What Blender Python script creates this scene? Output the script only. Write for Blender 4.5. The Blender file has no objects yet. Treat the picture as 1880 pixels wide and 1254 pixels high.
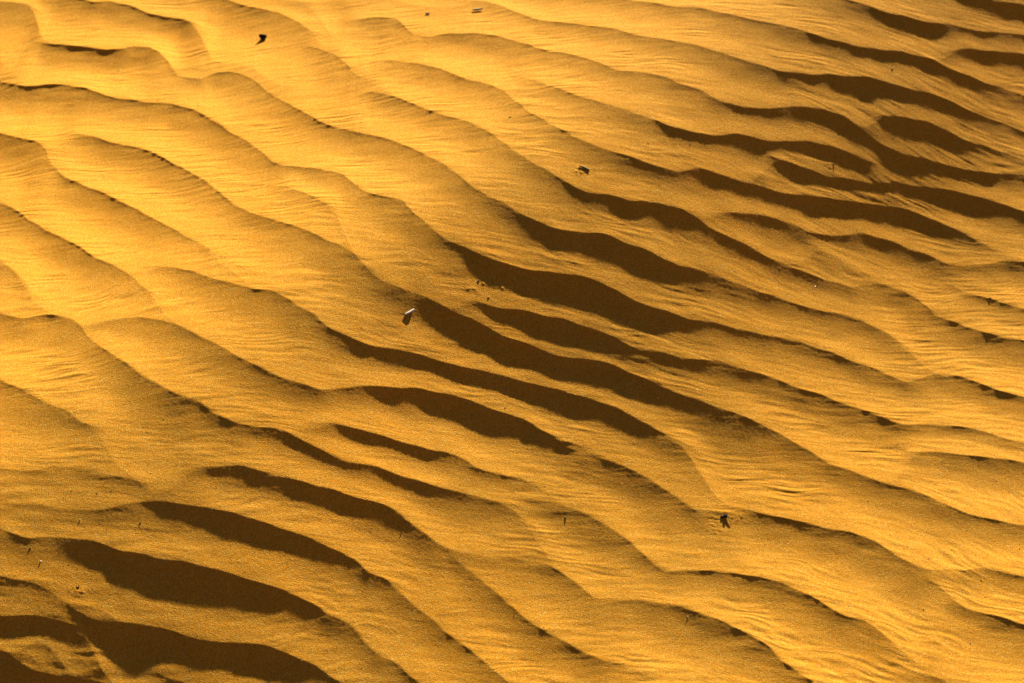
import bpy, math, random
import numpy as np
from mathutils import Vector, Matrix

# ------------------------------------------------------------------ camera, sky, sun, exposure
sc = bpy.context.scene
CAM_H, PITCH, VFOV, ASP = 1.78, 48.0, 25.0, 1880 / 1254
cam_d = bpy.data.cameras.new("camera"); cam = bpy.data.objects.new("camera", cam_d)
sc.collection.objects.link(cam); sc.camera = cam
cam.location = (0, 0, CAM_H)
cam.rotation_euler = (math.radians(90 - PITCH), 0, 0)
TV = math.tan(math.radians(VFOV / 2)); TH = TV * ASP
cam_d.sensor_width = 36; cam_d.lens = 18 / TH
cam_d.clip_start = 0.05; cam_d.clip_end = 3000
cam_d.dof.use_dof = True; cam_d.dof.focus_distance = 2.30; cam_d.dof.aperture_fstop = 5.4

SUN_EL, SUN_AZ = 19.0, 17.0          # azimuth from +Y (away from the camera) towards +X
w = bpy.data.worlds.new("World"); sc.world = w; w.use_nodes = True
nt = w.node_tree; bg = nt.nodes["Background"]
sky = nt.nodes.new("ShaderNodeTexSky"); sky.sky_type = 'NISHITA'; sky.sun_disc = False
sky.sun_elevation = math.radians(SUN_EL); sky.sun_rotation = math.radians(SUN_AZ)
sky.air_density = 0.22; sky.dust_density = 0.7; sky.ozone_density = 0.0
nt.links.new(sky.outputs[0], bg.inputs[0]); bg.inputs[1].default_value = 0.05
sd = bpy.data.lights.new("sun", 'SUN'); sd.energy = 5.0; sd.angle = math.radians(1.1); sd.color = (1.0, 0.99, 0.84)
sun = bpy.data.objects.new("sun", sd); sc.collection.objects.link(sun)
ca = math.cos(math.radians(SUN_EL))
to_sun = Vector((ca * math.sin(math.radians(SUN_AZ)), ca * math.cos(math.radians(SUN_AZ)), math.sin(math.radians(SUN_EL))))
sun.rotation_euler = to_sun.to_track_quat('Z', 'Y').to_euler(); sun.location = (1, 3, 3)
sc.view_settings.view_transform = 'Standard'; sc.view_settings.look = 'None'
sc.view_settings.gamma = 1.0; sc.view_settings.exposure = 1.17

# ------------------------------------------------------------------ noise
rng = np.random.default_rng(7)
_GA = rng.uniform(0, 2 * np.pi, (256, 256)); _GX = np.cos(_GA); _GY = np.sin(_GA)
def perlin(x, y):
    xi = np.floor(x).astype(np.int64); yi = np.floor(y).astype(np.int64)
    fx = x - xi; fy = y - yi
    u = fx * fx * fx * (fx * (fx * 6 - 15) + 10); v = fy * fy * fy * (fy * (fy * 6 - 15) + 10)
    x0 = xi & 255; x1 = (xi + 1) & 255; y0 = yi & 255; y1 = (yi + 1) & 255
    a = _GX[x0, y0] * fx + _GY[x0, y0] * fy
    b = _GX[x1, y0] * (fx - 1) + _GY[x1, y0] * fy
    c = _GX[x0, y1] * fx + _GY[x0, y1] * (fy - 1)
    d = _GX[x1, y1] * (fx - 1) + _GY[x1, y1] * (fy - 1)
    return ((a + (b - a) * u) * (1 - v) + (c + (d - c) * u) * v) * 1.5
def sstep(a, b, x):
    t = np.clip((x - a) / (b - a), 0, 1); return t * t * (3 - 2 * t)

# ------------------------------------------------------------------ swell of the dune (metres)
BW = np.array([-9.0, -2.4, -1.5, -0.55, -0.30, -0.12, 0.10, 0.26, 0.50, 0.9, 1.6, 2.6, 9.0])
BS = np.array([0.0, 0.0, 0.06, 0.20, 0.14, -0.35, -0.47, -0.36, -0.09, -0.01, 0.02, 0.0, 0.0])
_wt = np.linspace(-9, 9, 6001)
_st = np.interp(_wt, BW, BS)
_k = np.exp(-0.5 * (np.arange(-90, 91) / 27.0) ** 2); _k /= _k.sum()
_st = np.convolve(_st, _k, 'same')
_ht = np.cumsum(_st) * (_wt[1] - _wt[0]); _ht -= np.interp(0.0, _wt, _ht)
CP, SP = math.cos(math.radians(PITCH)), math.sin(math.radians(PITCH))
def ray(px, py):
    cx = (px / 1880.0 * 2 - 1) * TH; cy = (1 - py / 1254.0 * 2) * TV
    return cx, CP + cy * SP, -SP + cy * CP         # right, forward, up
def plane_hit(px, py, z=0.0):
    rx, ry, rz = ray(px, py); t = (z - CAM_H) / rz
    return rx * t, ry * t
_a = np.array(plane_hit(60.0, 1130.0)); _b = np.array(plane_hit(1700.0, 60.0)); _m = np.array(plane_hit(850.0, 625.0))
_dir = (_b - _a) / np.linalg.norm(_b - _a); _nw = np.array([_dir[1], -_dir[0]])
def swell(X, Y):
    wv = (X - _m[0]) * _nw[0] + (Y - _m[1]) * _nw[1]
    wv = wv + 0.05 * perlin(X / 0.55 + 3.1, Y / 0.55 + 8.7)
    h = np.interp(wv, _wt, _ht)
    # the ground also tilts away from the sun at the far right and in the near left corner
    ss = (X - 0.35) * 0.29 + (Y - 2.02) * 0.96
    sp = lambda q, k: k * np.logaddexp(0, q / k)
    h = h + 0.026 * (sp(ss, .08) - sp(ss - 0.75, .10)) * sstep(0.0, 0.75, X) * (1 - sstep(1.6, 3.5, X))
    sb = 1.42 - Y - 0.25 * X
    h = h - 0.012 * (sp(sb - .1, .06) - sp(sb - 0.7, .10)) * sstep(-0.02, -0.45, X) * (1 - sstep(1.6, 3.5, -X))
    r = np.hypot(X, Y - 1.7)
    h = h * (1 - 0.6 * sstep(2.5, 9, r))
    far = sstep(4, 40, r)
    h = h + far * 2.2 * perlin(X / 38 + 5.3, Y / 24 + 1.9)
    return h
def unproject(px, py):
    px = np.asarray(px, float); py = np.asarray(py, float)
    z = np.zeros_like(px)
    for _ in range(12):
        X, Y = plane_hit(px, py, z); z = 0.5 * z + 0.5 * swell(X, Y)
    return X, Y

# ------------------------------------------------------------------ crest lines of the ripples: (x, y, strength)
CRESTS = [
 [(0,3,.6),(50,6,.6),(70,16,.5),(85,23,.2)],
 [(144,-4,.8),(174,5,.9),(198,2,.9),(235,8,1),(255,17,1.1),(278,26,1.3),(301,31,1.5),(335,34,1.4),(355,40,.7),(380,46,.1)],
 [(405,-6,.8),(419,1,.9),(460,12,.9),(510,22,.7),(530,31,.6),(552,43,.6),(575,57,.5),(605,64,.1)],
 [(62,75,.1),(84,80,1),(127,82,1.1),(167,88,1.3),(200,90,1.4),(228,88,1.2),(248,84,1.1),(271,84,1),(291,94,.7),(305,106,.4),(314,124,.35),(324,138,.5),(352,144,.6),(372,143,.7),(395,134,.8),(425,131,.8),(440,134,.7),(465,146,.7),(503,177,.7),(544,198,.8),(584,221,.9),(611,234,1),(641,239,1),(688,248,1),(728,261,1),(768,278,.95),(808,296,.85),(838,319,.75),(862,340,.9),(889,357,1),(922,371,1.1),(960,393,1.3),(987,407,1.5),(1017,419,1.5),(1050,425,1.5),(1101,428,1.5),(1135,440,1.5),(1171,455,1.5),(1208,469,1.5),(1248,489,1.5),(1305,500,1.3),(1349,520,1.2),(1380,529,1.2),(1437,551,1.1),(1497,567,1.1),(1541,576,1),(1581,586,.9),(1608,601,.8),(1640,620,.55),(1690,648,.3),(1730,662,.05)],
 [(315,125,.15),(348,124,.3),(378,128,.25),(402,131,.05)],
 [(0,151,1.1),(67,159,1.1),(87,154,1),(127,155,1),(157,161,1),(184,171,1),(214,181,.9),(241,183,.9),(278,189,.9),(315,189,1),(355,201,1),(388,219,1),(419,241,.9),(455,258,.8),(480,279,.7),(500,297,.8),(517,305,.9),(547,305,.9),(587,310,.9),(627,318,.9),(648,335,.7),(668,352,.8),(694,358,.9),(738,367,.9),(761,392,.7),(785,414,.7),(815,437,.9),(852,453,1.2),(872,463,1.4),(902,477,1.5),(930,485,1.5),(962,494,1.5),(1014,500,1.5),(1054,505,1.6),(1094,515,1.5),(1134,534,1.4),(1164,551,1.3),(1205,567,1.3),(1255,581,1.2),(1318,596,1.1),(1369,606,1),(1413,617,1),(1460,624,1),(1490,633,1),(1531,648,.9),(1567,664,.9),(1608,678,.9),(1641,693,.8),(1665,701,.8),(1691,695,.85),(1715,686,.9),(1745,688,1),(1785,698,1),(1812,710,1),(1849,721,1),(1879,730,1)],
 [(0,245,1),(25,250,1),(50,256,1),(70,261,.9),(84,274,.5),(92,300,.35),(115,323,.8),(134,333,.9),(161,343,1),(188,353,1),(214,367,1),(255,385,.95),(285,402,.9),(316,419,.8),(342,435,.7),(368,443,.6),(388,463,.45),(419,474,.4),(439,487,.3),(475,500,.1)],
 [(105,241,.1),(124,244,.4),(144,246,.7),(174,250,.9),(201,261,.95),(234,267,1),(261,272,1),(288,283,1),(322,303,.95),(355,318,.9),(385,337,.8),(409,358,.8),(429,376,.9),(459,389,1),(493,401,1),(527,410,1),(560,420,1),(581,430,1),(604,442,1),(631,453,.9),(652,468,.8),(672,490,.7),(694,513,.9),(728,527,.9),(768,538,1.0),(798,554,1.15),(825,568,1.35),(862,584,1.5),(892,598,1.5),(922,614,1.6),(960,628,1.5),(1007,648,1.4),(1047,658,1.4),(1101,664,1.4),(1131,671,1.4),(1154,685,1.2),(1205,705,1.1),(1241,721,1.1),(1288,738,1),(1339,753,.95),(1372,766,.9),(1413,785,.8),(1454,808,.8),(1480,825,.8),(1504,841,.8),(1527,852,.9),(1568,866,1),(1624,886,1),(1665,896,1),(1691,904,1),(1728,924,1),(1775,943,1),(1815,953,1),(1879,963,1)],
 [(828,564,.1),(845,554,.3),(872,552,.6),(902,560,.9),(929,567,1.1),(947,568,1.2),(987,577,1.3),(1031,586,1.4),(1071,597,1.4),(1108,609,1.3),(1134,624,1.1),(1161,636,.8),(1181,643,.7),(1215,649,.9),(1255,659,1),(1282,658,1),(1322,663,1),(1359,674,1),(1392,684,1),(1420,695,1),(1460,710,1),(1504,723,1),(1531,736,1),(1581,752,1),(1614,762,1),(1645,775,.95),(1681,780,.9),(1718,780,.9),(1755,782,.9),(1792,788,.9),(1839,802,.8),(1879,815,.7)],
 [(1155,653,.1),(1168,657,.35),(1181,660,.4),(1195,658,.35),(1208,654,.1)],
 [(0,477,.6),(20,490,.6),(47,517,.5),(64,540,.35),(87,551,.3),(120,568,.05)],
 [(0,372,.9),(20,380,.9),(47,399,.9),(72,416,.9),(104,432,1),(137,448,1),(167,467,1),(191,482,.9),(214,489,.8),(234,500,.7),(255,520,.6),(278,538,.5),(298,541,.3),(325,537,.05)],
 [(236,490,.1),(285,489,.5),(321,490,.8),(355,499,1),(392,512,1.05),(432,522,1.1),(469,530,1.1),(500,533,1.1),(524,544,1),(547,561,.9),(570,572,.9),(591,591,.9),(611,606,1),(644,622,1.3),(678,636,1.6),(728,643,1.6),(768,649,1.5),(818,666,1.3),(862,678,1.3),(902,684,1.3),(940,694,1.3),(963,700,1.3),(1007,710,1.3),(1044,721,1.2),(1107,740,1.1),(1154,758,1),(1188,778,.9),(1208,793,.75),(1241,805,.6),(1275,822,.4),(1315,858,.25),(1345,895,.05)],
 [(1335,908,.1),(1365,915,.3),(1396,923,.3),(1430,930,.05)],
 [(0,574,.95),(20,580,.95),(40,584,.9),(60,582,.9),(87,577,.95),(114,579,.95),(137,587,.8),(148,600,.6),(163,619,.8),(201,648,1),(234,669,1),(255,687,1),(281,701,1.05),(301,715,1.05),(325,725,1.1),(362,734,1.1),(388,755,1.1),(432,777,1.2),(469,782,1.4),(497,783,1.6),(527,792,1.7),(544,802,1.7),(574,818,1.7),(608,836,1.7),(641,847,1.7),(694,859,1.75),(738,873,1.75),(771,883,1.7),(798,894,1.65),(828,901,1.5),(875,908,1.1),(905,919,1),(925,928,.9),(947,938,.7),(960,950,.6),(980,966,.45),(1000,985,.25),(1015,1002,.05)],
 [(152,598,.05),(184,591,.5),(214,586,.85),(255,583,1),(295,587,1),(321,592,1),(348,604,1),(368,621,.9),(402,633,1),(429,649,1.05),(462,668,1.1),(497,685,1.15),(520,695,1.2),(560,706,1.2),(587,718,1.1),(607,716,1.1),(634,710,1.3),(668,708,1.4),(708,710,1.6),(775,713,1.6),(822,723,1.6),(862,735,1.6),(899,748,1.5),(929,758,1.5),(960,769,1.3),(980,781,1.1),(1014,800,.8),(1040,820,.6),(1071,834,.8),(1095,838,1),(1121,848,1.1),(1151,857,1),(1168,868,.9),(1198,879,.85),(1221,898,.7),(1255,921,.6),(1275,937,.55),(1295,943,.5),(1322,943,.5),(1345,938,.6),(1362,935,.75),(1382,939,.95),(1413,946,1),(1464,955,1.05),(1507,966,1.05),(1561,975,1.05),(1594,988,1.05),(1635,1011,1),(1675,1035,.9),(1698,1046,.6),(1732,1048,.4),(1765,1050,.5),(1802,1043,.8),(1832,1048,.9),(1879,1058,.9)],
 [(1012,800,.1),(1035,808,.5),(1061,816,.5),(1107,826,.3),(1140,836,.05)],
 [(1690,1048,.1),(1708,1062,.5),(1732,1083,.6),(1750,1102,.8),(1775,1118,1),(1805,1127,1.1),(1842,1134,1.1),(1879,1145,1.1)],
 [(0,696,.9),(27,710,.95),(57,725,1),(84,740,1),(117,751,1),(144,770,.9),(165,778,.8),(187,784,.6),(201,798,.3),(218,815,.05)],
 [(195,785,.05),(215,795,.25),(248,807,.25),(295,817,.05)],
 [(547,771,.1),(574,779,.5),(594,778,.8),(614,775,1.5),(661,788,2.1),(694,798,2.1),(745,813,2.1),(795,825,1.8),(840,836,.9),(856,845,.7),(870,857,.8),(905,870,.8),(930,876,.7),(953,876,.6),(997,886,.4),(1035,900,.05)],
 [(940,902,.05),(957,908,.4),(1004,921,.8),(1054,934,.9),(1081,944,.9),(1107,961,.9),(1138,981,.8),(1174,1008,.7),(1198,1033,.6),(1215,1048,.7),(1235,1052,.75),(1258,1048,.85),(1305,1048,.95),(1355,1055,1),(1400,1060,1),(1430,1067,1),(1464,1080,1.05),(1494,1095,1),(1521,1112,1),(1547,1129,1),(1591,1142,.95),(1614,1155,.7),(1634,1174,.5),(1661,1187,.4),(1695,1198,.2),(1730,1205,.05)],
 [(1620,1203,.05),(1645,1215,.4),(1675,1229,.7),(1715,1241,.8),(1760,1262,.8),(1800,1275,.8)],
 [(322,858,.2),(348,859,.7),(378,854,1.3),(429,854,1.65),(462,861,1.7),(514,874,1.75),(570,889,1.7),(617,898,1.75),(661,914,1.75),(708,928,1.7),(738,943,1.3),(757,961,1.1),(781,978,.9),(803,997,.7),(819,1009,.5),(848,1018,.5),(889,1020,.5),(925,1022,.6),(953,1029,.7),(987,1028,.75),(1007,1037,.75),(1034,1053,.7),(1054,1067,.65),(1074,1085,.5),(1093,1099,.4),(1121,1099,.5),(1164,1100,.7),(1208,1107,.9),(1255,1115,1),(1305,1132,1.05),(1342,1147,1.1),(1382,1166,1.1),(1412,1187,1),(1432,1211,.9),(1464,1233,.9),(1497,1253,.9),(1530,1275,.9)],
 [(814,1006,.1),(832,1024,.7),(862,1048,.8),(889,1068,.8),(922,1096,.9),(947,1119,.9),(974,1142,1),(1007,1164,1),(1044,1181,1),(1087,1201,.95),(1121,1217,.8),(1154,1225,.6),(1200,1235,.3),(1250,1248,.1)],
 [(1110,1262,.2),(1140,1251,.8),(1165,1251,.9),(1200,1262,.9),(1260,1285,.9)],
 [(0,861,.5),(67,864,.5),(100,856,.6),(144,857,.65),(174,866,.6),(198,874,.5),(234,878,.5),(268,889,.45),(311,901,.1)],
 [(0,899,.35),(43,905,.35),(90,903,.1)],
 [(0,916,.5),(50,924,.5),(100,933,.6),(157,936,.7),(201,934,.8),(234,926,.9),(268,921,1.2),(301,922,1.4),(352,926,1.45),(395,936,1.45),(445,946,1.4),(493,959,1.5),(537,978,1.4),(584,995,1.4),(627,1011,1.3),(658,1032,1),(674,1048,.9),(708,1062,.9),(728,1082,.8),(755,1105,.8),(781,1125,.85),(812,1155,.9),(842,1176,.9),(872,1202,.9),(902,1229,.8),(935,1255,.8),(960,1275,.8)],
 [(0,972,.8),(30,983,.8),(54,991,.8),(87,986,.8),(127,988,1.2),(167,991,1.3),(201,1001,1.4),(228,1013,1.4),(278,1022,1.4),(328,1030,1.4),(378,1038,1.35),(419,1053,1.35),(465,1065,1.3),(507,1080,1.4),(547,1097,1.3),(584,1112,1.2),(604,1129,1),(644,1147,.9),(661,1164,.9),(681,1187,.8),(697,1206,.8),(728,1217,.9),(745,1235,.9),(771,1253,.9),(800,1275,.9)],
 [(0,1055,.6),(33,1065,.7),(77,1072,.6),(104,1082,.4),(140,1083,.05)],
 [(150,1078,.05),(163,1083,.4),(188,1087,.45),(208,1084,.2),(216,1082,.05)],
 [(98,1095,.05),(114,1102,.4),(134,1119,.6),(161,1132,.8),(188,1140,1.2),(214,1142,1.2),(244,1147,1.2),(295,1150,1.2),(335,1165,1.15),(368,1176,1.1),(402,1179,1.1),(425,1175,1.15),(460,1182,1.15),(493,1189,1.1),(544,1204,1.2),(577,1219,1.1),(621,1253,1),(650,1275,1)],
 [(0,1133,1.7),(40,1132,1.7),(67,1130,1.4),(94,1137,1.2),(134,1147,1.2),(174,1152,.5),(190,1156,.05)],
 [(50,1146,.05),(70,1157,.6),(90,1163,.7),(115,1170,.2),(125,1172,.05)],
 [(0,1189,.7),(20,1206,.9),(54,1229,1.1),(100,1241,1.0),(150,1249,.8),(200,1258,.8)],
 [(280,1234,.1),(300,1243,.8),(325,1250,1),(360,1258,1),(420,1275,1)],
 [(627,37,.1),(661,35,.6),(694,32,.8),(728,33,.8),(741,46,.5),(755,62,.6),(788,67,.75),(825,62,.85),(872,60,.9),(909,66,.9),(943,73,.9),(980,84,.9),(1007,95,.9),(1037,97,.9),(1077,107,.9),(1108,119,.9),(1138,129,.9),(1188,134,.95),(1221,142,1),(1258,156,1),(1292,169,1.1),(1322,186,1.3),(1355,195,1.4),(1392,200,1.4),(1413,198,1.4),(1457,195,1.5),(1514,200,1.5),(1547,211,1.2),(1568,226,.8),(1594,246,.7),(1621,266,.8),(1661,285,1),(1708,295,1.1),(1748,305,1.1),(1799,316,1.1),(1839,318,1.1),(1879,320,1)],
 [(1596,216,.1),(1612,212,.8),(1628,211,.9),(1665,214,.95),(1702,224,.95),(1735,239,.9),(1768,256,.9),(1809,268,.7),(1839,278,.6),(1879,291,.6)],
 [(520,-1,.4),(560,4,.5),(601,1,.3),(640,-5,.2)],
 [(845,-2,.4),(889,2,.6),(922,10,.55),(940,20,.5),(964,28,.6),(987,37,.75),(1020,40,.8),(1064,44,.85),(1108,50,.85),(1134,55,.85),(1168,65,.85),(1215,72,.9),(1272,82,1),(1322,97,1.1),(1372,112,1.2),(1407,123,1.4),(1440,132,1.6),(1487,136,1.6),(1541,138,1.6),(1581,141,1.6),(1621,147,1.5),(1658,159,1.4),(1701,169,1.2),(1742,183,1.1),(1768,198,1),(1799,209,.95),(1835,223,.9),(1879,241,.9)],
 [(1120,-8,.7),(1154,0,.7),(1195,4,.8),(1238,12,.85),(1288,15,.9),(1329,23,.9),(1369,33,1),(1420,44,1.1),(1460,52,1.2),(1491,62,1.4),(1531,74,1.6),(1574,85,1.6),(1614,91,1.6),(1655,94,1.5),(1681,100,1.3),(1708,109,1.2),(1742,126,1.1),(1782,137,1),(1802,151,.9),(1832,159,.9),(1879,175,.9)],
 [(1530,-12,1),(1561,0,1.1),(1594,10,1.4),(1614,20,1.5),(1641,27,1.7),(1671,33,1.7),(1698,40,1.7),(1745,44,1.5),(1775,52,1.1),(1812,60,1.1),(1849,62,1.2),(1879,64,1.2)],
 [(1730,95,.1),(1748,92,.9),(1765,90,1.3),(1802,92,1.4),(1842,95,1.4),(1879,100,1.4)],
 [(1770,-14,1.2),(1802,-6,1.4),(1849,6,1.6),(1879,9,1.6)],
 [(548,78,.1),(567,83,.4),(587,90,.6),(611,99,.6),(634,114,.5),(644,129,.4),(661,141,.5),(694,147,.4),(722,147,.05)],
 [(630,111,.05),(648,114,.25),(672,116,.05)],
 [(670,110,.1),(708,110,.5),(751,115,.7),(781,119,.8),(818,129,.8),(845,142,.8),(862,147,.8),(895,152,.8),(922,164,.7),(942,183,.6),(970,206,.65),(1004,224,.8),(1037,241,.9),(1064,257,1),(1101,271,1.1),(1138,283,1.3),(1181,296,1.4),(1215,308,1.5),(1245,314,1.3),(1272,307,1.4),(1305,313,1.6),(1339,325,1.5),(1370,336,1.4),(1413,348,1.4),(1464,358,1.4),(1514,363,1.4),(1581,372,1.4),(1648,380,1.3),(1681,390,1.1),(1722,407,.9),(1748,420,.8),(1775,430,.65),(1792,443,.5),(1822,452,.4),(1849,450,.3),(1879,446,.2)],
 [(935,132,.1),(953,139,.4),(987,149,.6),(1020,161,.7),(1061,176,.85),(1101,186,.95),(1154,203,1),(1188,216,1.2),(1228,231,1.4),(1268,243,1.5),(1315,248,1.5),(1352,244,1.5),(1385,251,1.4),(1420,262,1),(1454,260,1.1),(1491,261,1.3),(1524,268,1.3),(1557,281,1.2),(1588,296,.7),(1618,300,.1)],
 [(1398,272,.2),(1420,288,1),(1454,300,1.2),(1491,313,1.1),(1521,323,1),(1568,330,.9),(1598,337,.8),(1648,335,.9),(1698,343,1),(1755,350,1),(1799,362,1),(1842,375,1),(1879,388,1)],
 [(655,172,.1),(678,167,.7),(715,174,.8),(755,188,.85),(795,206,.85),(855,221,.9),(889,238,.85),(922,259,.8),(945,278,.8),(987,305,.9),(1010,315,1),(1034,330,1.1),(1054,345,1.3),(1077,353,1.4),(1108,355,1.4),(1154,368,1.4),(1188,368,1.5),(1221,375,1.5),(1255,385,1.4),(1285,402,.9),(1300,418,.7),(1322,427,1),(1355,440,1.1),(1380,455,1.2),(1424,479,1.2),(1480,500,1.1),(1524,517,1),(1562,528,.9),(1584,523,.8),(1614,522,.85),(1651,529,.85),(1681,547,.7),(1701,564,.75),(1718,578,.85),(1755,592,1),(1802,608,1.1),(1839,618,1.1),(1879,625,1.1)],
 [(1305,391,.1),(1320,388,.9),(1355,390,1.2),(1385,394,1.2),(1424,400,1.1),(1457,411,.8),(1480,426,.8),(1498,431,1),(1531,432,1),(1581,428,1),(1614,435,1),(1658,452,.9),(1702,467,.8),(1735,484,.7),(1768,489,.7),(1792,485,.75),(1825,483,.7),(1845,477,.9),(1879,480,1)],
 [(1465,436,.1),(1485,445,.5),(1507,457,.5),(1547,474,.5),(1588,500,.3),(1614,513,.05)],
 [(1725,512,.05),(1745,520,.4),(1768,535,.6),(1809,546,.8),(1849,559,.9),(1879,567,.9)],
 [(1640,812,.1),(1660,823,.5),(1675,829,.8),(1722,831,.9),(1765,835,1),(1805,838,1.1),(1849,844,1.1),(1879,848,1.1)],
 [(485,337,.05),(505,339,.4),(527,342,.6),(560,355,.6),(594,372,.55),(621,382,.5),(655,383,.05)],
]
NX = 2201
GXL = np.linspace(-1.9, 1.9, NX); DX = GXL[1] - GXL[0]
def gsm(a, s):
    n = int(3 * s) + 1; k = np.exp(-0.5 * (np.arange(-n, n + 1) / s) ** 2); k /= k.sum()
    return np.convolve(np.pad(a, n, 'edge'), k, 'valid')
LIN = []
for c in CRESTS:
    p = np.array(c, float)
    X, Y = unproject(p[:, 0], p[:, 1]); A = p[:, 2].copy(); A = np.where(A > 1, 1 + (A - 1) * 0.7, A)
    keep = [0]
    for i in range(1, len(X)):
        if X[i] > X[keep[-1]] + 0.003: keep.append(i)
    X, Y, A = X[keep], Y[keep], A[keep]
    offl = p[0, 0] <= 1 or p[0, 1] < 0; offr = p[-1, 0] >= 1878 or p[-1, 1] > 1254
    S0 = -0.40
    if offl: X = np.r_[X[0] - 0.6, X]; Y = np.r_[Y[0] - 0.6 * S0, Y]; A = np.r_[A[0], A]
    if offr: X = np.r_[X, X[-1] + 0.6]; Y = np.r_[Y, Y[-1] + 0.6 * S0]; A = np.r_[A, A[-1]]
    yy = np.interp(GXL, X, Y); aa = np.interp(GXL, X, A, left=0, right=0)
    # straight continuation so that the smoothed line keeps its slope beyond its ends
    yy = np.where(GXL < X[0], Y[0] + (GXL - X[0]) * S0, yy); yy = np.where(GXL > X[-1], Y[-1] + (GXL - X[-1]) * S0, yy)
    sl = np.gradient(gsm(yy, 14), DX)
    LIN.append(dict(y=gsm(yy, 2.2), a=gsm(aa, 5) * (aa > -1), cos=1 / np.sqrt(1 + sl ** 2)))
n = len(LIN)
YY = np.array([l['y'] for l in LIN]); AA = np.array([l['a'] for l in LIN]); CC = np.array([l['cos'] for l in LIN])
for i in range(n):
    gaps = YY[i][None, :] - YY                      # >0: crest below (nearer the camera)
    gaps = np.where((gaps > 0.008) & (AA > 0.08), gaps, 9.0)
    order = np.argsort(gaps, 0)[:4]
    lam = np.full(NX, 0.150)
    for k in (3, 2, 1, 0):
        g = np.take_along_axis(gaps, order[k][None], 0)[0]; a = np.take_along_axis(AA, order[k][None], 0)[0]
        wgt = np.where(g < 0.30, sstep(0.1, 0.55, a), 0)
        lam = lam * (1 - wgt) + np.minimum(g, 0.24) * wgt
    LIN[i]['lam'] = np.clip(gsm(lam, 10) * gsm(CC[i], 10), 0.025, 0.19)

# profile of one ripple: steep lee just below the crest, trough, gentle windward rise
_pt = np.array([0, .05, .12, .20, .28, .36, .44, .58, .76, .93, 1.0])
_ps = np.array([-1.42, -1.32, -1.10, -.84, -.56, -.28, 0, .32, .46, .45, .38])
_tt = np.linspace(0, 1, 801); _sv = np.interp(_tt, _pt, _ps)
_neg = _sv[_sv < 0].sum(); _sv[_sv > 0] *= -_neg / _sv[_sv > 0].sum()
_pv = np.cumsum(_sv) * (_tt[1] - _tt[0]); _pv[0] = 0; _pv[-1] = 0
PEAK = 0.215

# small mounds, hollows and scuffs (px, py, half-size across, half-size in depth, height, all sizes in metres)
MOUNDS = [(1066,313,.011,.009,.0040), (1085,318,.012,.008,-.0015), (1322,957,.020,.010,-.0022), (1348,951,.018,.009,.0022),
          (1318,975,.022,.007,.0016), (905,521,.012,.005,.0022), (885,517,.007,.004,.0022), (865,527,.012,.004,.0018),
          (925,526,.007,.004,.0018), (1525,304,.009,.006,.0022), (1550,213,.006,.004,.001), (142,1085,.010,.006,.0025),
          (470,72,.012,.010,.0016), (748,580,.012,.008,-.0010), (1385,262,.006,.004,.001), (1018,680,.007,.004,.0012),
          (110,150,.02,.01,.0018), (1220,255,.010,.006,.0018), (1240,264,.008,.005,.0014), (1295,246,.01,.005,.0012),
          (130,182,.010,.006,.0018), (1030,462,.008,.005,.0012)]
MND = []
for _q in MOUNDS:
    _x, _y = unproject([_q[0]], [_q[1]]); MND.append((float(_x[0]), float(_y[0]), _q[2], _q[3], _q[4]))

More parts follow.
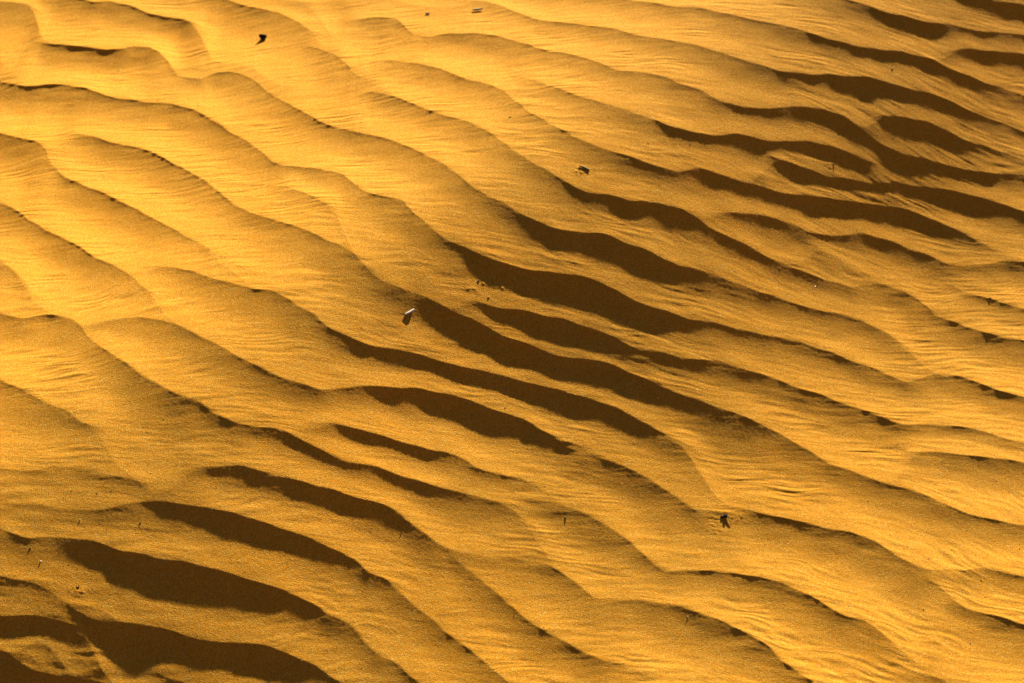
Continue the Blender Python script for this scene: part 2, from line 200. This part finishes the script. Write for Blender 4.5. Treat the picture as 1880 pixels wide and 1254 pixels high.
def ground_height(X, Y, fine=True):
    X = np.asarray(X, float); Y = np.asarray(Y, float)
    base = swell(X, Y)
    # fine wind streaks, running across the picture and over the crests
    ang = np.radians(5.0 - 9.0 * sstep(-0.7, 0.9, X) - 6.0 * perlin(X / 0.5 + 2, Y / 0.4))
    u = X * np.cos(ang) + (Y - 2.0) * np.sin(ang); v = -X * np.sin(ang) + (Y - 2.0) * np.cos(ang)
    v = v + 0.006 * perlin(X / 0.09, Y / 0.05)
    s1 = perlin(u / 0.060, v / 0.0105 + 17); s2 = perlin(u / 0.028 + 40, v / 0.0055 + 3)
    s3 = perlin(u / 0.115 + 11, v / 0.020 + 71)
    ph = v / 0.0120 + 1.6 * perlin(u / 0.11 + 7, v / 0.032) + 0.45 * perlin(u / 0.05, v / 0.02 + 9)
    fr = ph - np.floor(ph)
    saw = np.where(fr < .38, fr / .38, (1 - fr) / .62)                 # steep side towards the camera
    saw = saw * saw * (3 - 2 * saw)
    sm = sstep(-0.30, 0.35, perlin(u / 0.13 + 50, v / 0.024 + 21) + 0.25 * perlin(u / 0.3, v / 0.12 + 77))
    s4 = perlin(u / 0.045 + 140, v / 0.0082 + 9)
    streak = 0.50 * saw * sm + s1 * 0.80 + s4 * 0.55 + s2 * 0.25 + s3 * 0.5
    patch = 0.45 + 0.75 * sstep(-0.4, 0.5, perlin(X / 0.16 + 9, Y / 0.09 + 4))
    jag = 0.0013 * s1 * patch + 0.0004 * s2 + 0.0032 * perlin(X / 0.045 + 31, Y / 0.03)
    Yw = Y + jag * 0.8
    rip = np.zeros_like(X); lee = np.zeros_like(X)
    wv = (X - _m[0]) * _nw[0] + (Y - _m[1]) * _nw[1]
    lipm = 1 + 0.45 * sstep(-.4, -.7, wv) - 1.0 * sstep(-0.4, -0.05, wv) * (1 - .35 * sstep(0.2, 0.55, wv))
    bmod = 1 - 0.42 * sstep(-0.4, -0.05, wv) * (1 - sstep(0.2, 0.6, wv))
    amod = 1.00 - 0.44 * sstep(-0.60, -0.1, wv) + 0.25 * sstep(0.18, 0.5, wv)
    amod = amod * (1 + 0.03 * sstep(0.0, -0.25, X) * sstep(-.4, -.1, wv)) * (1 - 0.08 * sstep(0.3, 0.9, X) * sstep(1.9, 2.3, Y)) * (1 - 0.07 * sstep(-0.02, .22, X) * sstep(1.6, 1.8, Y)) * (1 + 0.26 * np.exp(-((X + .10) / .22) ** 2 - ((Y - _m[1] + .10) / .12) ** 2))
    inside = (X > -1.88) & (X < 1.88) & (Y > 0.4) & (Y < 4.2)
    xi = np.clip((X - GXL[0]) / DX, 0, NX - 1.001)
    i0 = xi.astype(np.int64); fx = xi - i0
    def tab(a): return a[i0] * (1 - fx) + a[i0 + 1] * fx
    for l in LIN:
        ok = inside
        yc = tab(l['y'])
        sel = ok & (yc > Yw) & (yc - Yw < 0.36)
        if not sel.any(): continue
        ii = i0[sel]; ff = fx[sel]
        tb = lambda a: a[ii] * (1 - ff) + a[ii + 1] * ff
        d = (yc[sel] - Yw[sel]) * tb(l['cos']); lam = tb(l['lam']); a = tb(l['a'])
        t = d / lam
        rip[sel] += np.where(t < 1, np.interp(t, _tt, _pv), 0) * lam * a * PEAK
        rip[sel] -= 0.00030 * lipm[sel] * np.minimum(a, 1.2) ** 1.5 * sstep(-.0008, .0052, d) * (1 - sstep(.0052, .035, d))
        lee[sel] = np.maximum(lee[sel], np.minimum(a, 1) * (1 - sstep(.30, .55, t)) * sstep(-.01, .02, t))
    # generic ripples beyond the traced field
    gx = X; gy = Y + 0.42 * X + 0.07 * perlin(X / 0.7 + 60, Y / 0.5) + 0.022 * perlin(X / 0.2 + 6, Y / 0.14)
    ph = -gy / 0.150 + 0.25 * perlin(X / 0.9, Y / 0.9 + 33)
    t = ph - np.floor(ph)
    gen = np.interp(t, _tt, _pv) * 0.130 * PEAK * (0.85 + 0.5 * perlin(X / 0.5 + 80, Y / 0.4))
    ry, rz = Y, swell(X, Y) - CAM_H
    f = ry * CP - rz * SP; up = ry * SP + rz * CP
    sxn = np.abs(X / np.maximum(f, .05)) / TH; syn = np.abs(up / np.maximum(f, .05)) / TV
    o = np.maximum(sxn, syn); o = np.where(f < 0.1, 9, o)
    m = sstep(1.02, 1.12, o)
    rip = rip * amod * (1 - m) + gen * m
    r = np.hypot(X, Y - 1.7)
    rip = rip * (1 - sstep(5, 12, r))
    z = base + rip
    for mx, my, sx, sy, mh in MND:
        q2 = ((X - mx) / sx) ** 2 + ((Y - my) / sy) ** 2
        k = q2 < 9
        if k.any(): z[k] += .30 * mh * np.exp(-q2[k]) * (1 + 1.1 * perlin(X[k] / 0.006, Y[k] / 0.005))
    if fine:
        near = 1 - sstep(1.6, 3.0, r)
        z = z + 0.95 * near * (streak * patch * 0.00085 * (1 - 0.88 * lee) * bmod + 0.00010 * perlin(X / 0.0052, Y / 0.0042)
                        + 0.0006 * perlin(X / 0.05 + 5, Y / 0.035 + 12))
    return z

# ------------------------------------------------------------------ materials
def new_mat(name):
    m = bpy.data.materials.new(name); m.use_nodes = True
    return m, m.node_tree, m.node_tree.nodes['Principled BSDF']
def sand_material():
    m, t, p = new_mat('golden sand'); N = t.nodes.new; L = t.links.new
    co = N('ShaderNodeTexCoord')
    def noise(scale, detail=2, rough=.5):
        q = N('ShaderNodeTexNoise'); q.inputs['Scale'].default_value = scale
        q.inputs['Detail'].default_value = detail; q.inputs['Roughness'].default_value = rough
        L(co.outputs['Object'], q.inputs['Vector']); return q
    def mix(fac, a, b, mode='MIX'):
        q = N('ShaderNodeMix'); q.data_type = 'RGBA'; q.blend_type = mode
        for s, v in ((q.inputs[0], fac), (q.inputs[6], a), (q.inputs[7], b)):
            if hasattr(v, 'name') and hasattr(v, 'links'): L(v, s)
            else: s.default_value = v
        return q.outputs[2]
    def ramp(src, p0, p1):
        q = N('ShaderNodeMapRange'); q.inputs[1].default_value = p0; q.inputs[2].default_value = p1
        L(src, q.inputs[0]); return q.outputs[0]
    big = ramp(noise(5, 3).outputs[0], .35, .65)
    col = mix(big, (.68, .265, .016, 1), (.65, .280, .025, 1))
    g1 = ramp(noise(560, 2, .7).outputs[0], .36, .64)
    col = mix(g1, col, (.77, .308, .023, 1)); 
    # single grains: voronoi cells of slightly different colours
    vo = N('ShaderNodeTexVoronoi'); vo.inputs['Scale'].default_value = 800; L(co.outputs['Object'], vo.inputs['Vector'])
    sep = N('ShaderNodeSeparateColor'); L(vo.outputs['Color'], sep.inputs[0])
    col = mix(ramp(sep.outputs[0], .62, 1.0), col, (.50, .19, .013, 1))
    col = mix(ramp(sep.outputs[1], .80, 1.0), col, (.76, .44, .09, 1))
    L(col, p.inputs['Base Color'])
    p.inputs['Roughness'].default_value = .85
    p.inputs['Specular IOR Level'].default_value = .04
    b1 = N('ShaderNodeBump'); b1.inputs['Strength'].default_value = .75; b1.inputs['Distance'].default_value = .0012
    L(noise(620, 3, .7).outputs[0], b1.inputs['Height'])
    b2 = N('ShaderNodeBump'); b2.inputs['Strength'].default_value = .4; b2.inputs['Distance'].default_value = .0006
    L(vo.outputs['Distance'], b2.inputs['Height']); L(b1.outputs[0], b2.inputs['Normal'])
    L(b2.outputs[0], p.inputs['Normal'])
    return m
def simple_mat(name, col, col2, rough=.7, scale=400, spec=.3, bump=.4):
    m, t, p = new_mat(name); N = t.nodes.new; L = t.links.new
    co = N('ShaderNodeTexCoord'); q = N('ShaderNodeTexNoise'); q.inputs['Scale'].default_value = scale; q.inputs['Detail'].default_value = 4
    L(co.outputs['Object'], q.inputs['Vector'])
    r = N('ShaderNodeValToRGB'); r.color_ramp.elements[0].position = .38; r.color_ramp.elements[1].position = .62
    r.color_ramp.elements[0].color = (*col, 1); r.color_ramp.elements[1].color = (*col2, 1)
    L(q.outputs[0], r.inputs[0]); L(r.outputs[0], p.inputs['Base Color'])
    b = N('ShaderNodeBump'); b.inputs['Strength'].default_value = bump; b.inputs['Distance'].default_value = .0005
    L(q.outputs[0], b.inputs['Height']); L(b.outputs[0], p.inputs['Normal'])
    p.inputs['Roughness'].default_value = rough; p.inputs['Specular IOR Level'].default_value = spec
    return m

# ------------------------------------------------------------------ the sand, one sheet out to the horizon
def axis(lo, hi, step, far, grow=1.09):
    core = list(np.arange(lo, hi + step / 2, step))
    def tail(start):
        out = []; s = step * 1.5; x = start
        while abs(x - start) < far:
            s = s * grow if s < 40 else s; x += s; out.append(x)
        return out
    up = tail(core[-1]); dn = [2 * core[0] - v for v in tail(core[0])]
    return np.array(dn[::-1] + core + up)
xs = axis(-1.12, 1.12, 0.00135, 1500)
# depth rows: spacing grows a little with distance
ycore = [0.93]; 
while ycore[-1] < 2.95: ycore.append(ycore[-1] + 0.00115 * (0.55 + 0.36 * ycore[-1]))
ya = axis(0, 0.001, 0.0018, 1500)
ys = np.array([ycore[0] - v for v in ya[ya > 0.0015]][::-1] + ycore + [ycore[-1] + v for v in ya[ya > 0.0015]])
nx, ny = len(xs), len(ys)
Z = np.empty((ny, nx)); 
CH = 200
for j in range(0, ny, CH):
    XX, YG = np.meshgrid(xs, ys[j:j + CH])
    Z[j:j + CH] = ground_height(XX.ravel(), YG.ravel()).reshape(XX.shape)
XX, YG = np.meshgrid(xs, ys)
co = np.empty((nx * ny, 3), np.float32); co[:, 0] = XX.ravel(); co[:, 1] = YG.ravel(); co[:, 2] = Z.ravel()
me = bpy.data.meshes.new('sand_ground')
me.vertices.add(nx * ny); me.vertices.foreach_set('co', co.ravel())
idx = np.arange(nx * ny, dtype=np.int32).reshape(ny, nx)
q = np.stack([idx[:-1, :-1], idx[:-1, 1:], idx[1:, 1:], idx[1:, :-1]], -1).reshape(-1, 4)
me.loops.add(q.size); me.loops.foreach_set('vertex_index', q.ravel())
me.polygons.add(len(q)); me.polygons.foreach_set('loop_start', np.arange(0, q.size, 4, dtype=np.int32))
try: me.polygons.foreach_set('loop_total', np.full(len(q), 4, np.int32))
except Exception: pass
me.polygons.foreach_set('use_smooth', np.ones(len(q), bool))
me.update(); me.materials.append(sand_material())
g = bpy.data.objects.new('sand_ground', me); sc.collection.objects.link(g); g['kind'] = 'structure'
g['label'] = 'golden wind rippled desert sand'
print('grid', nx, ny)

# ------------------------------------------------------------------ things lying on the sand
import bmesh
def gz(x, y): return float(ground_height(np.array([x]), np.array([y]))[0])
def spot(px, py):
    z = 0.0
    for _ in range(25):
        x, y = plane_hit(px, py, z); z = 0.5 * z + 0.5 * gz(x, y)
    return Vector((x, y, gz(x, y)))
def link(name, me, mat, parent=None, smooth=False):
    o = bpy.data.objects.new(name, me); sc.collection.objects.link(o)
    if mat: me.materials.append(mat)
    if smooth: me.polygons.foreach_set('use_smooth', np.ones(len(me.polygons), bool))
    if parent: o.parent = parent
    return o
def tag(o, label, cat, group=None):
    o['label'] = label; o['category'] = cat
    if group: o['group'] = group
def hull(name, pts):
    bm = bmesh.new()
    for p in pts: bm.verts.new(p)
    res = bmesh.ops.convex_hull(bm, input=bm.verts[:])
    loose = [v for v in bm.verts if not v.link_faces]
    bmesh.ops.delete(bm, geom=loose, context='VERTS')
    bmesh.ops.bevel(bm, geom=bm.edges[:], offset=.00035, segments=1, affect='EDGES')
    me = bpy.data.meshes.new(name); bm.to_mesh(me); bm.free(); return me
def pebble(name, r, seed, flat=.7, sx=1.0):
    rd = random.Random(seed); bm = bmesh.new()
    bmesh.ops.create_icosphere(bm, subdivisions=2, radius=1)
    ax = [Vector((rd.uniform(-1, 1), rd.uniform(-1, 1), rd.uniform(-1, 1))).normalized() for _ in range(7)]
    cut = [rd.uniform(.62, .9) for _ in ax]
    for v in bm.verts:
        for a, c in zip(ax, cut):
            d = v.co.dot(a)
            if d > c: v.co -= a * (d - c) * .9
        v.co *= 1 + rd.uniform(-.05, .05)
        v.co = Vector((v.co.x * r * sx, v.co.y * r, v.co.z * r * flat))
    me = bpy.data.meshes.new(name); bm.to_mesh(me); bm.free(); return me
def tube(name, pts, rad, seed=0, sides=8):
    rd = random.Random(seed); bm = bmesh.new(); rings = []
    for i, p in enumerate(pts):
        p = Vector(p); a = Vector(pts[max(i - 1, 0)]); b = Vector(pts[min(i + 1, len(pts) - 1)])
        q = (b - a).to_track_quat('Z', 'Y'); rr = rad[i] * rd.uniform(.85, 1.15)
        rings.append([bm.verts.new(p + q @ Vector((math.cos(t) * rr, math.sin(t) * rr, 0))) for t in [2 * math.pi * k / sides for k in range(sides)]])
    for A, B in zip(rings, rings[1:]):
        for k in range(sides): bm.faces.new((A[k], A[(k + 1) % sides], B[(k + 1) % sides], B[k]))
    bm.faces.new(rings[0][::-1]); bm.faces.new(rings[-1])
    me = bpy.data.meshes.new(name); bm.to_mesh(me); bm.free(); return me
def flake(name, L, W, T, curl, rise, seed=0, n=14, m=6):
    """curved thin leaf or shell of real thickness; lies along x, curls across y, right end raised"""
    rd = random.Random(seed); bm = bmesh.new(); top, bot = [], []
    for i in range(n + 1):
        s_ = i / n; w_ = W * (math.sin(math.pi * min(max(s_ * .94 + .03, 0), 1)) ** .6)
        rt, rb = [], []
        for j in range(m + 1):
            t = j / m * 2 - 1
            y = w_ * t * (1 + rd.uniform(-.05, .05)); z = curl * (1 - t * t) + rise * s_ ** 1.4 + rd.uniform(-.03, .03) * W
            rt.append(bm.verts.new((L * (s_ - .5), y, z + T / 2))); rb.append(bm.verts.new((L * (s_ - .5), y, z - T / 2)))
        top.append(rt); bot.append(rb)
    for i in range(n):
        for j in range(m):
            bm.faces.new((top[i][j], top[i + 1][j], top[i + 1][j + 1], top[i][j + 1]))
            bm.faces.new((bot[i][j + 1], bot[i + 1][j + 1], bot[i + 1][j], bot[i][j]))
        bm.faces.new((top[i][0], bot[i][0], bot[i + 1][0], top[i + 1][0])); bm.faces.new((top[i + 1][m], bot[i + 1][m], bot[i][m], top[i][m]))
    for j in range(m):
        bm.faces.new((top[0][j + 1], bot[0][j + 1], bot[0][j], top[0][j])); bm.faces.new((top[n][j], bot[n][j], bot[n][j + 1], top[n][j + 1]))
    me = bpy.data.meshes.new(name); bm.to_mesh(me); bm.free(); return me

M_black = simple_mat('black stone', (.006, .006, .008), (.018, .016, .016), .8, 300, .08)
M_dark = simple_mat('dark brown stone', (.020, .012, .006), (.055, .032, .014), .7, 500)
M_brown = simple_mat('dry brown husk', (.07, .032, .012), (.16, .075, .025), .75, 350)
M_shell = simple_mat('white shell', (.82, .80, .74), (.88, .87, .84), .4, 250, .5, .2)
M_leaf = simple_mat('dry olive leaf', (.10, .075, .022), (.24, .18, .06), .8, 400)
M_straw = simple_mat('pale straw leaf', (.30, .22, .09), (.42, .33, .15), .8, 300)
M_grain = simple_mat('quartz grain', (.80, .62, .26), (.90, .80, .55), .25, 700, .6, .2)
M_dgrain = simple_mat('dark mineral grain', (.030, .018, .008), (.07, .04, .015), .6, 700)

# angular black stone chip, wide at the top, narrow where it stands in the sand
p = spot(483, 71); c = .0011
o = link('black_stone', hull('black_stone', [(-7*c,-1*c,8.5*c), (7*c,-1*c,6.5*c), (-6.4*c,3*c,9.5*c), (6*c,3*c,7*c), (-5*c,-2.6*c,4.5*c), (5.4*c,-2*c,3.5*c),
      (0,-2.6*c,-3*c), (-2.5*c,2*c,-3*c), (2.6*c,1.5*c,-3*c), (0,3.6*c,8*c)]), M_black)
o.location = p; o.rotation_euler = (.25, .05, .1); tag(o, 'angular black stone chip standing in the sand, the largest dark stone at upper left', 'stone')
# white shell splinter with its right end lifted
p = spot(752, 574)
o = link('shell_fragment', flake('shell_fragment', .0175, .0020, .0009, .0012, .0010, 4), M_shell, smooth=True)
o.location = p + Vector((0, 0, .0007)); o.rotation_euler = (-.45, 0, .62)
tag(o, 'narrow white shell splinter casting a small shadow, left of centre on the sand', 'shell')
# dark dried seed head with a stalk
p = spot(1331, 949); e = bpy.data.objects.new('dried_seed_head', None); sc.collection.objects.link(e); e.location = p; e.empty_display_size = .01
tag(e, 'black dried seed head with two lobes and brown stalk in a hollow at lower right', 'seed head')
a = link('seed_lobe', pebble('seed_lobe', .0031, 11, .8, 1.1), M_black, e, True); a.location = (.0010, .001, .0016); a.rotation_euler = (0, .2, .3)
b = link('seed_lobe', pebble('seed_lobe', .0023, 12, .75, 1.5), M_black, e, True); b.location = (-.0045, 0, .0006); b.rotation_euler = (0, -.2, .2)
link('stalk', tube('stalk', [(.003, 0, .0010), (.007, -.002, .0008), (.011, -.0035, .0004)], [.0009, .0007, .0005], 3), M_brown, e, True)
# curled leaf on a little mound
p = spot(1073, 309)
o = link('dry_leaf', flake('dry_leaf', .019, .0018, .0006, .0016, -.0030, 8), M_leaf, smooth=True)
o.location = p + Vector((0, 0, .0018)); o.rotation_euler = (.6, .08, -.48); tag(o, 'curled olive brown dry leaf half buried on a small sand mound above the centre', 'leaf')
p = spot(785, 26)
o = link('bark_chip', flake('bark_chip', .0085, .0028, .0008, .0006, .0004, 5), M_brown, smooth=True)
o.location = p + Vector((0, 0, .0016)); o.rotation_euler = (0, 0, -.05); tag(o, 'flat dark brown oval bark chip near the top edge, left of the pale leaf', 'bark chip')
p = spot(877, 19)
o = link('dry_leaf', flake('dry_leaf', .020, .0034, .0007, .0012, .0022, 6), M_straw, smooth=True)
o.location = p + Vector((0, 0, .0016)); o.rotation_euler = (0, 0, .05); tag(o, 'pale straw coloured leaf scrap lying flat at the top edge, right of the bark chip', 'leaf')

TW = [(937,215,.0075,.35,'tiny dark twig bit on a bright slope above the centre of the photo'),
      (1638,127,.006,-.6,'small dark twig stub on the slope between two shadowed ridges at upper right'),
      (1818,547,.0085,.7,'slanting greenish twig poking out beside a ridge near the right edge'),
      (1530,302,.0085,-.2,'dark twig on a small mound inside the looped ridge at upper right'),
      (142,1078,.009,.5,'bent dark twig on rough sand below the broad shadow at lower left'),
      (1038,951,.006,-1.1,'short dark brown twig on a gentle slope right of bottom centre'),
      (897,547,.006,.9,'small twig bit below the scuffed sand just left of centre'),
      (878,516,.007,.3,'dark twig scrap on the scuffed sand above the shell splinter ridge')]
for i, (px, py, L, rot, lab) in enumerate(TW):
    rd = random.Random(50 + i); p = spot(px, py)
    L *= .75
    pts = [(-L/2, 0, -.0004), (-L/6, rd.uniform(-.0008, .0008), .0001), (L/6, rd.uniform(-.001, .001), .0003), (L/2, 0, .0005)]
    o = link('twig', tube('twig', pts, [.0006, .0008, .0008, .0004], i), M_dark if i != 2 else M_leaf, smooth=True)
    o.location = p; o.rotation_euler = (0, 0, rot); tag(o, lab, 'twig', 'twig bits on the sand')

ST = [(430,213,2.2,'tiny dark stone on the bright slope at upper left, below the looped ridge'),
      (583,157,1.9,'tiny brown stone on the bright slope right of the black stone chip'),
      (55,1007,3.0,'small dark stone near the left edge, just above the lowest broad shadow'),
      (257,961,2.8,'small dark stone on the lit slope between the two broad shadows at lower left'),
      (300,770,2.0,'tiny black stone, upper of two near the left ridge that ends in a fork'),
      (270,793,1.9,'tiny black stone, lower of two near the left ridge that ends in a fork'),
      (277,869,2.3,'tiny dark stone left of the tip of the long shadow at lower left'),
      (178,906,2.3,'dark stone at the right of the speckled patch at lower left'),
      (204,902,2.0,'rightmost dark stone of the speckled patch at lower left'),
      (131,902,2.3,'dark stone in the middle of the speckled patch at lower left'),
      (97,882,1.7,'topmost tiny stone of the speckled patch at lower left'),
      (90,906,1.7,'leftmost tiny stone of the speckled patch at lower left'),
      (117,915,1.6,'lowest tiny stone of the speckled patch at lower left'),
      (325,1102,2.2,'tiny stone on the slope below the broadest shadow at lower left'),
      (1020,677,2.4,'dark stone on the lit strip between two long shadows right of centre'),
      (1380,16,2.0,'tiny brown stone close to the top edge, right of centre'),
      (1190,263,2.4,'tiny stone left of its neighbour on the slope above the centre right shadow'),
      (1267,264,2.4,'tiny stone right of its neighbour on the slope above the centre right shadow'),
      (1351,51,2.2,'tiny brown stone in the shaded slope near the top, below the one at the edge'),
      (1424,16,2.0,'tiny stone by the top edge where the upper right shadow begins'),
      (375,371,1.9,'tiny dark stone on the bright slope left of centre'),
      (442,261,1.9,'tiny dark stone beside a thin crest in the upper left'),
      (662,225,1.7,'tiny brown stone on the brightest slope near the upper middle'),
      (663,602,1.8,'tiny dark stone on the slope below and left of the shell splinter'),
      (927,749,2.4,'dark stone on the crest of the broad central shadow'),
      (1151,519,2.2,'tiny stone sitting on the crest right of centre'),
      (1348,498,2.0,'tiny stone on the lit slope right of the long central shadow'),
      (1830,883,2.2,'tiny black stone on the slope near the right edge'),
      (1745,910,2.0,'tiny stone just above a crest near the right edge'),
      (1872,1008,2.4,'dark stone at the right edge in the lower part of the photo'),
      (1802,1066,2.4,'dark stone on the slope at lower right, upper of two'),
      (1809,1097,2.0,'dark stone on the slope at lower right, lower of two'),
      (1500,775,1.9,'tiny stone on the bright slope right of the seed head and above it'),
      (944,1130,2.2,'tiny stone below a crest at the bottom centre'),
      (1404,1000,1.8,'tiny stone on the lit slope right of and below the seed head'),
      (1750,387,1.9,'tiny stone on the slope in the upper right between two thin crests')]
M_st = [M_dark, M_black, M_brown]
for i, (px, py, d, lab) in enumerate(ST):
    p = spot(px, py); rr = d * .00085 * .42
    o = link('small_stone', pebble('small_stone', rr * 1.25, 200 + i, .8, 1.15), M_st[(i * 7) % 5 % 2] if i % 6 else M_brown)
    o.location = p + Vector((0, 0, -rr * .25)); o.rotation_euler = (0, 0, i * 1.7); tag(o, lab, 'stone', 'small dark stones scattered on the sand')

# loose coarse grains: pale quartz that glints, and dark mineral grains (two kinds, too many to count)
def scatter(name, n, lo, hi, mat, seed, fixed=(), label=''):
    rd = random.Random(seed); bm_v = []; bm_f = []
    pts = [(a, b, s_) for a, b, s_ in fixed] + [(rd.uniform(-60, 1940), rd.uniform(-60, 1310), rd.uniform(lo, hi) ** 1.0) for _ in range(n)]
    X, Y = unproject([q_[0] for q_ in pts], [q_[1] for q_ in pts])
    for _ in range(8):
        z = ground_height(X, Y)
        X, Y = plane_hit(np.array([q_[0] for q_ in pts]), np.array([q_[1] for q_ in pts]), 0.5 * z + 0.5 * ground_height(X, Y))
    z = ground_height(X, Y)
    for (a, b, s_), x, y, zz in zip(pts, X, Y, z):
        base = len(bm_v); r_ = s_ * .5
        R = Matrix.Rotation(rd.uniform(0, 6.28), 3, 'Z') @ Matrix.Rotation(rd.uniform(-1, 1), 3, 'X')
        for v in ((1,0,0),(-1,0,0),(0,1,0),(0,-1,0),(0,0,1),(0,0,-1),(.7,.7,.3),(-.7,.6,-.3)):
            w_ = R @ (Vector(v) * r_ * rd.uniform(.8, 1.2)); bm_v.append((x + w_.x, y + w_.y, zz + r_ * .4 + w_.z))
        for f in ((0,6,4),(6,2,4),(2,1,4),(1,3,4),(3,0,4),(6,0,5),(2,6,5),(1,7,5),(7,2,5),(7,1,2),(3,1,5),(0,3,5)): bm_f.append(tuple(base + k for k in f))
    me_ = bpy.data.meshes.new(name); me_.from_pydata(bm_v, [], bm_f); me_.update()
    o = link(name, me_, mat); o['kind'] = 'stuff'; o['label'] = label; o['category'] = 'sand grains'; return o
GL = [(218,130,.0026),(290,184,.0026),(365,194,.0030),(184,214,.0022),(18,239,.0022),(120,207,.0016),(340,55,.0018),(571,207,.0022),(509,19,.0024),
      (617,232,.0016),(666,228,.0016),(1113,197,.0018),(248,254,.0016),(317,404,.0014),(205,164,.0015),(1315,47,.0015),(1266,107,.0016),(1594,918,.0020),
      (1558,1112,.0020),(1696,1118,.0022),(1782,1180,.0022),(1263,1132,.0020),(1406,783,.0018),(745,954,.0016),(864,1098,.0016),(75,1031,.0024),(74,1033,.0014),
      (147,954,.0022),(131,878,.0014),(1590,671,.0018),(1698,547,.0018),(1432,492,.0014),(1705,1025,.0018),(647,472,.0014),(1070,1015,.0016),(1207,731,.0016)]
scatter('quartz_grains', 420, .0006, .0012, M_grain, 5, GL, 'pale glinting quartz grains sprinkled over the sand')
scatter('mineral_grains', 450, .0005, .0011, M_dgrain, 6, (), 'fine dark mineral grains sprinkled over the sand')
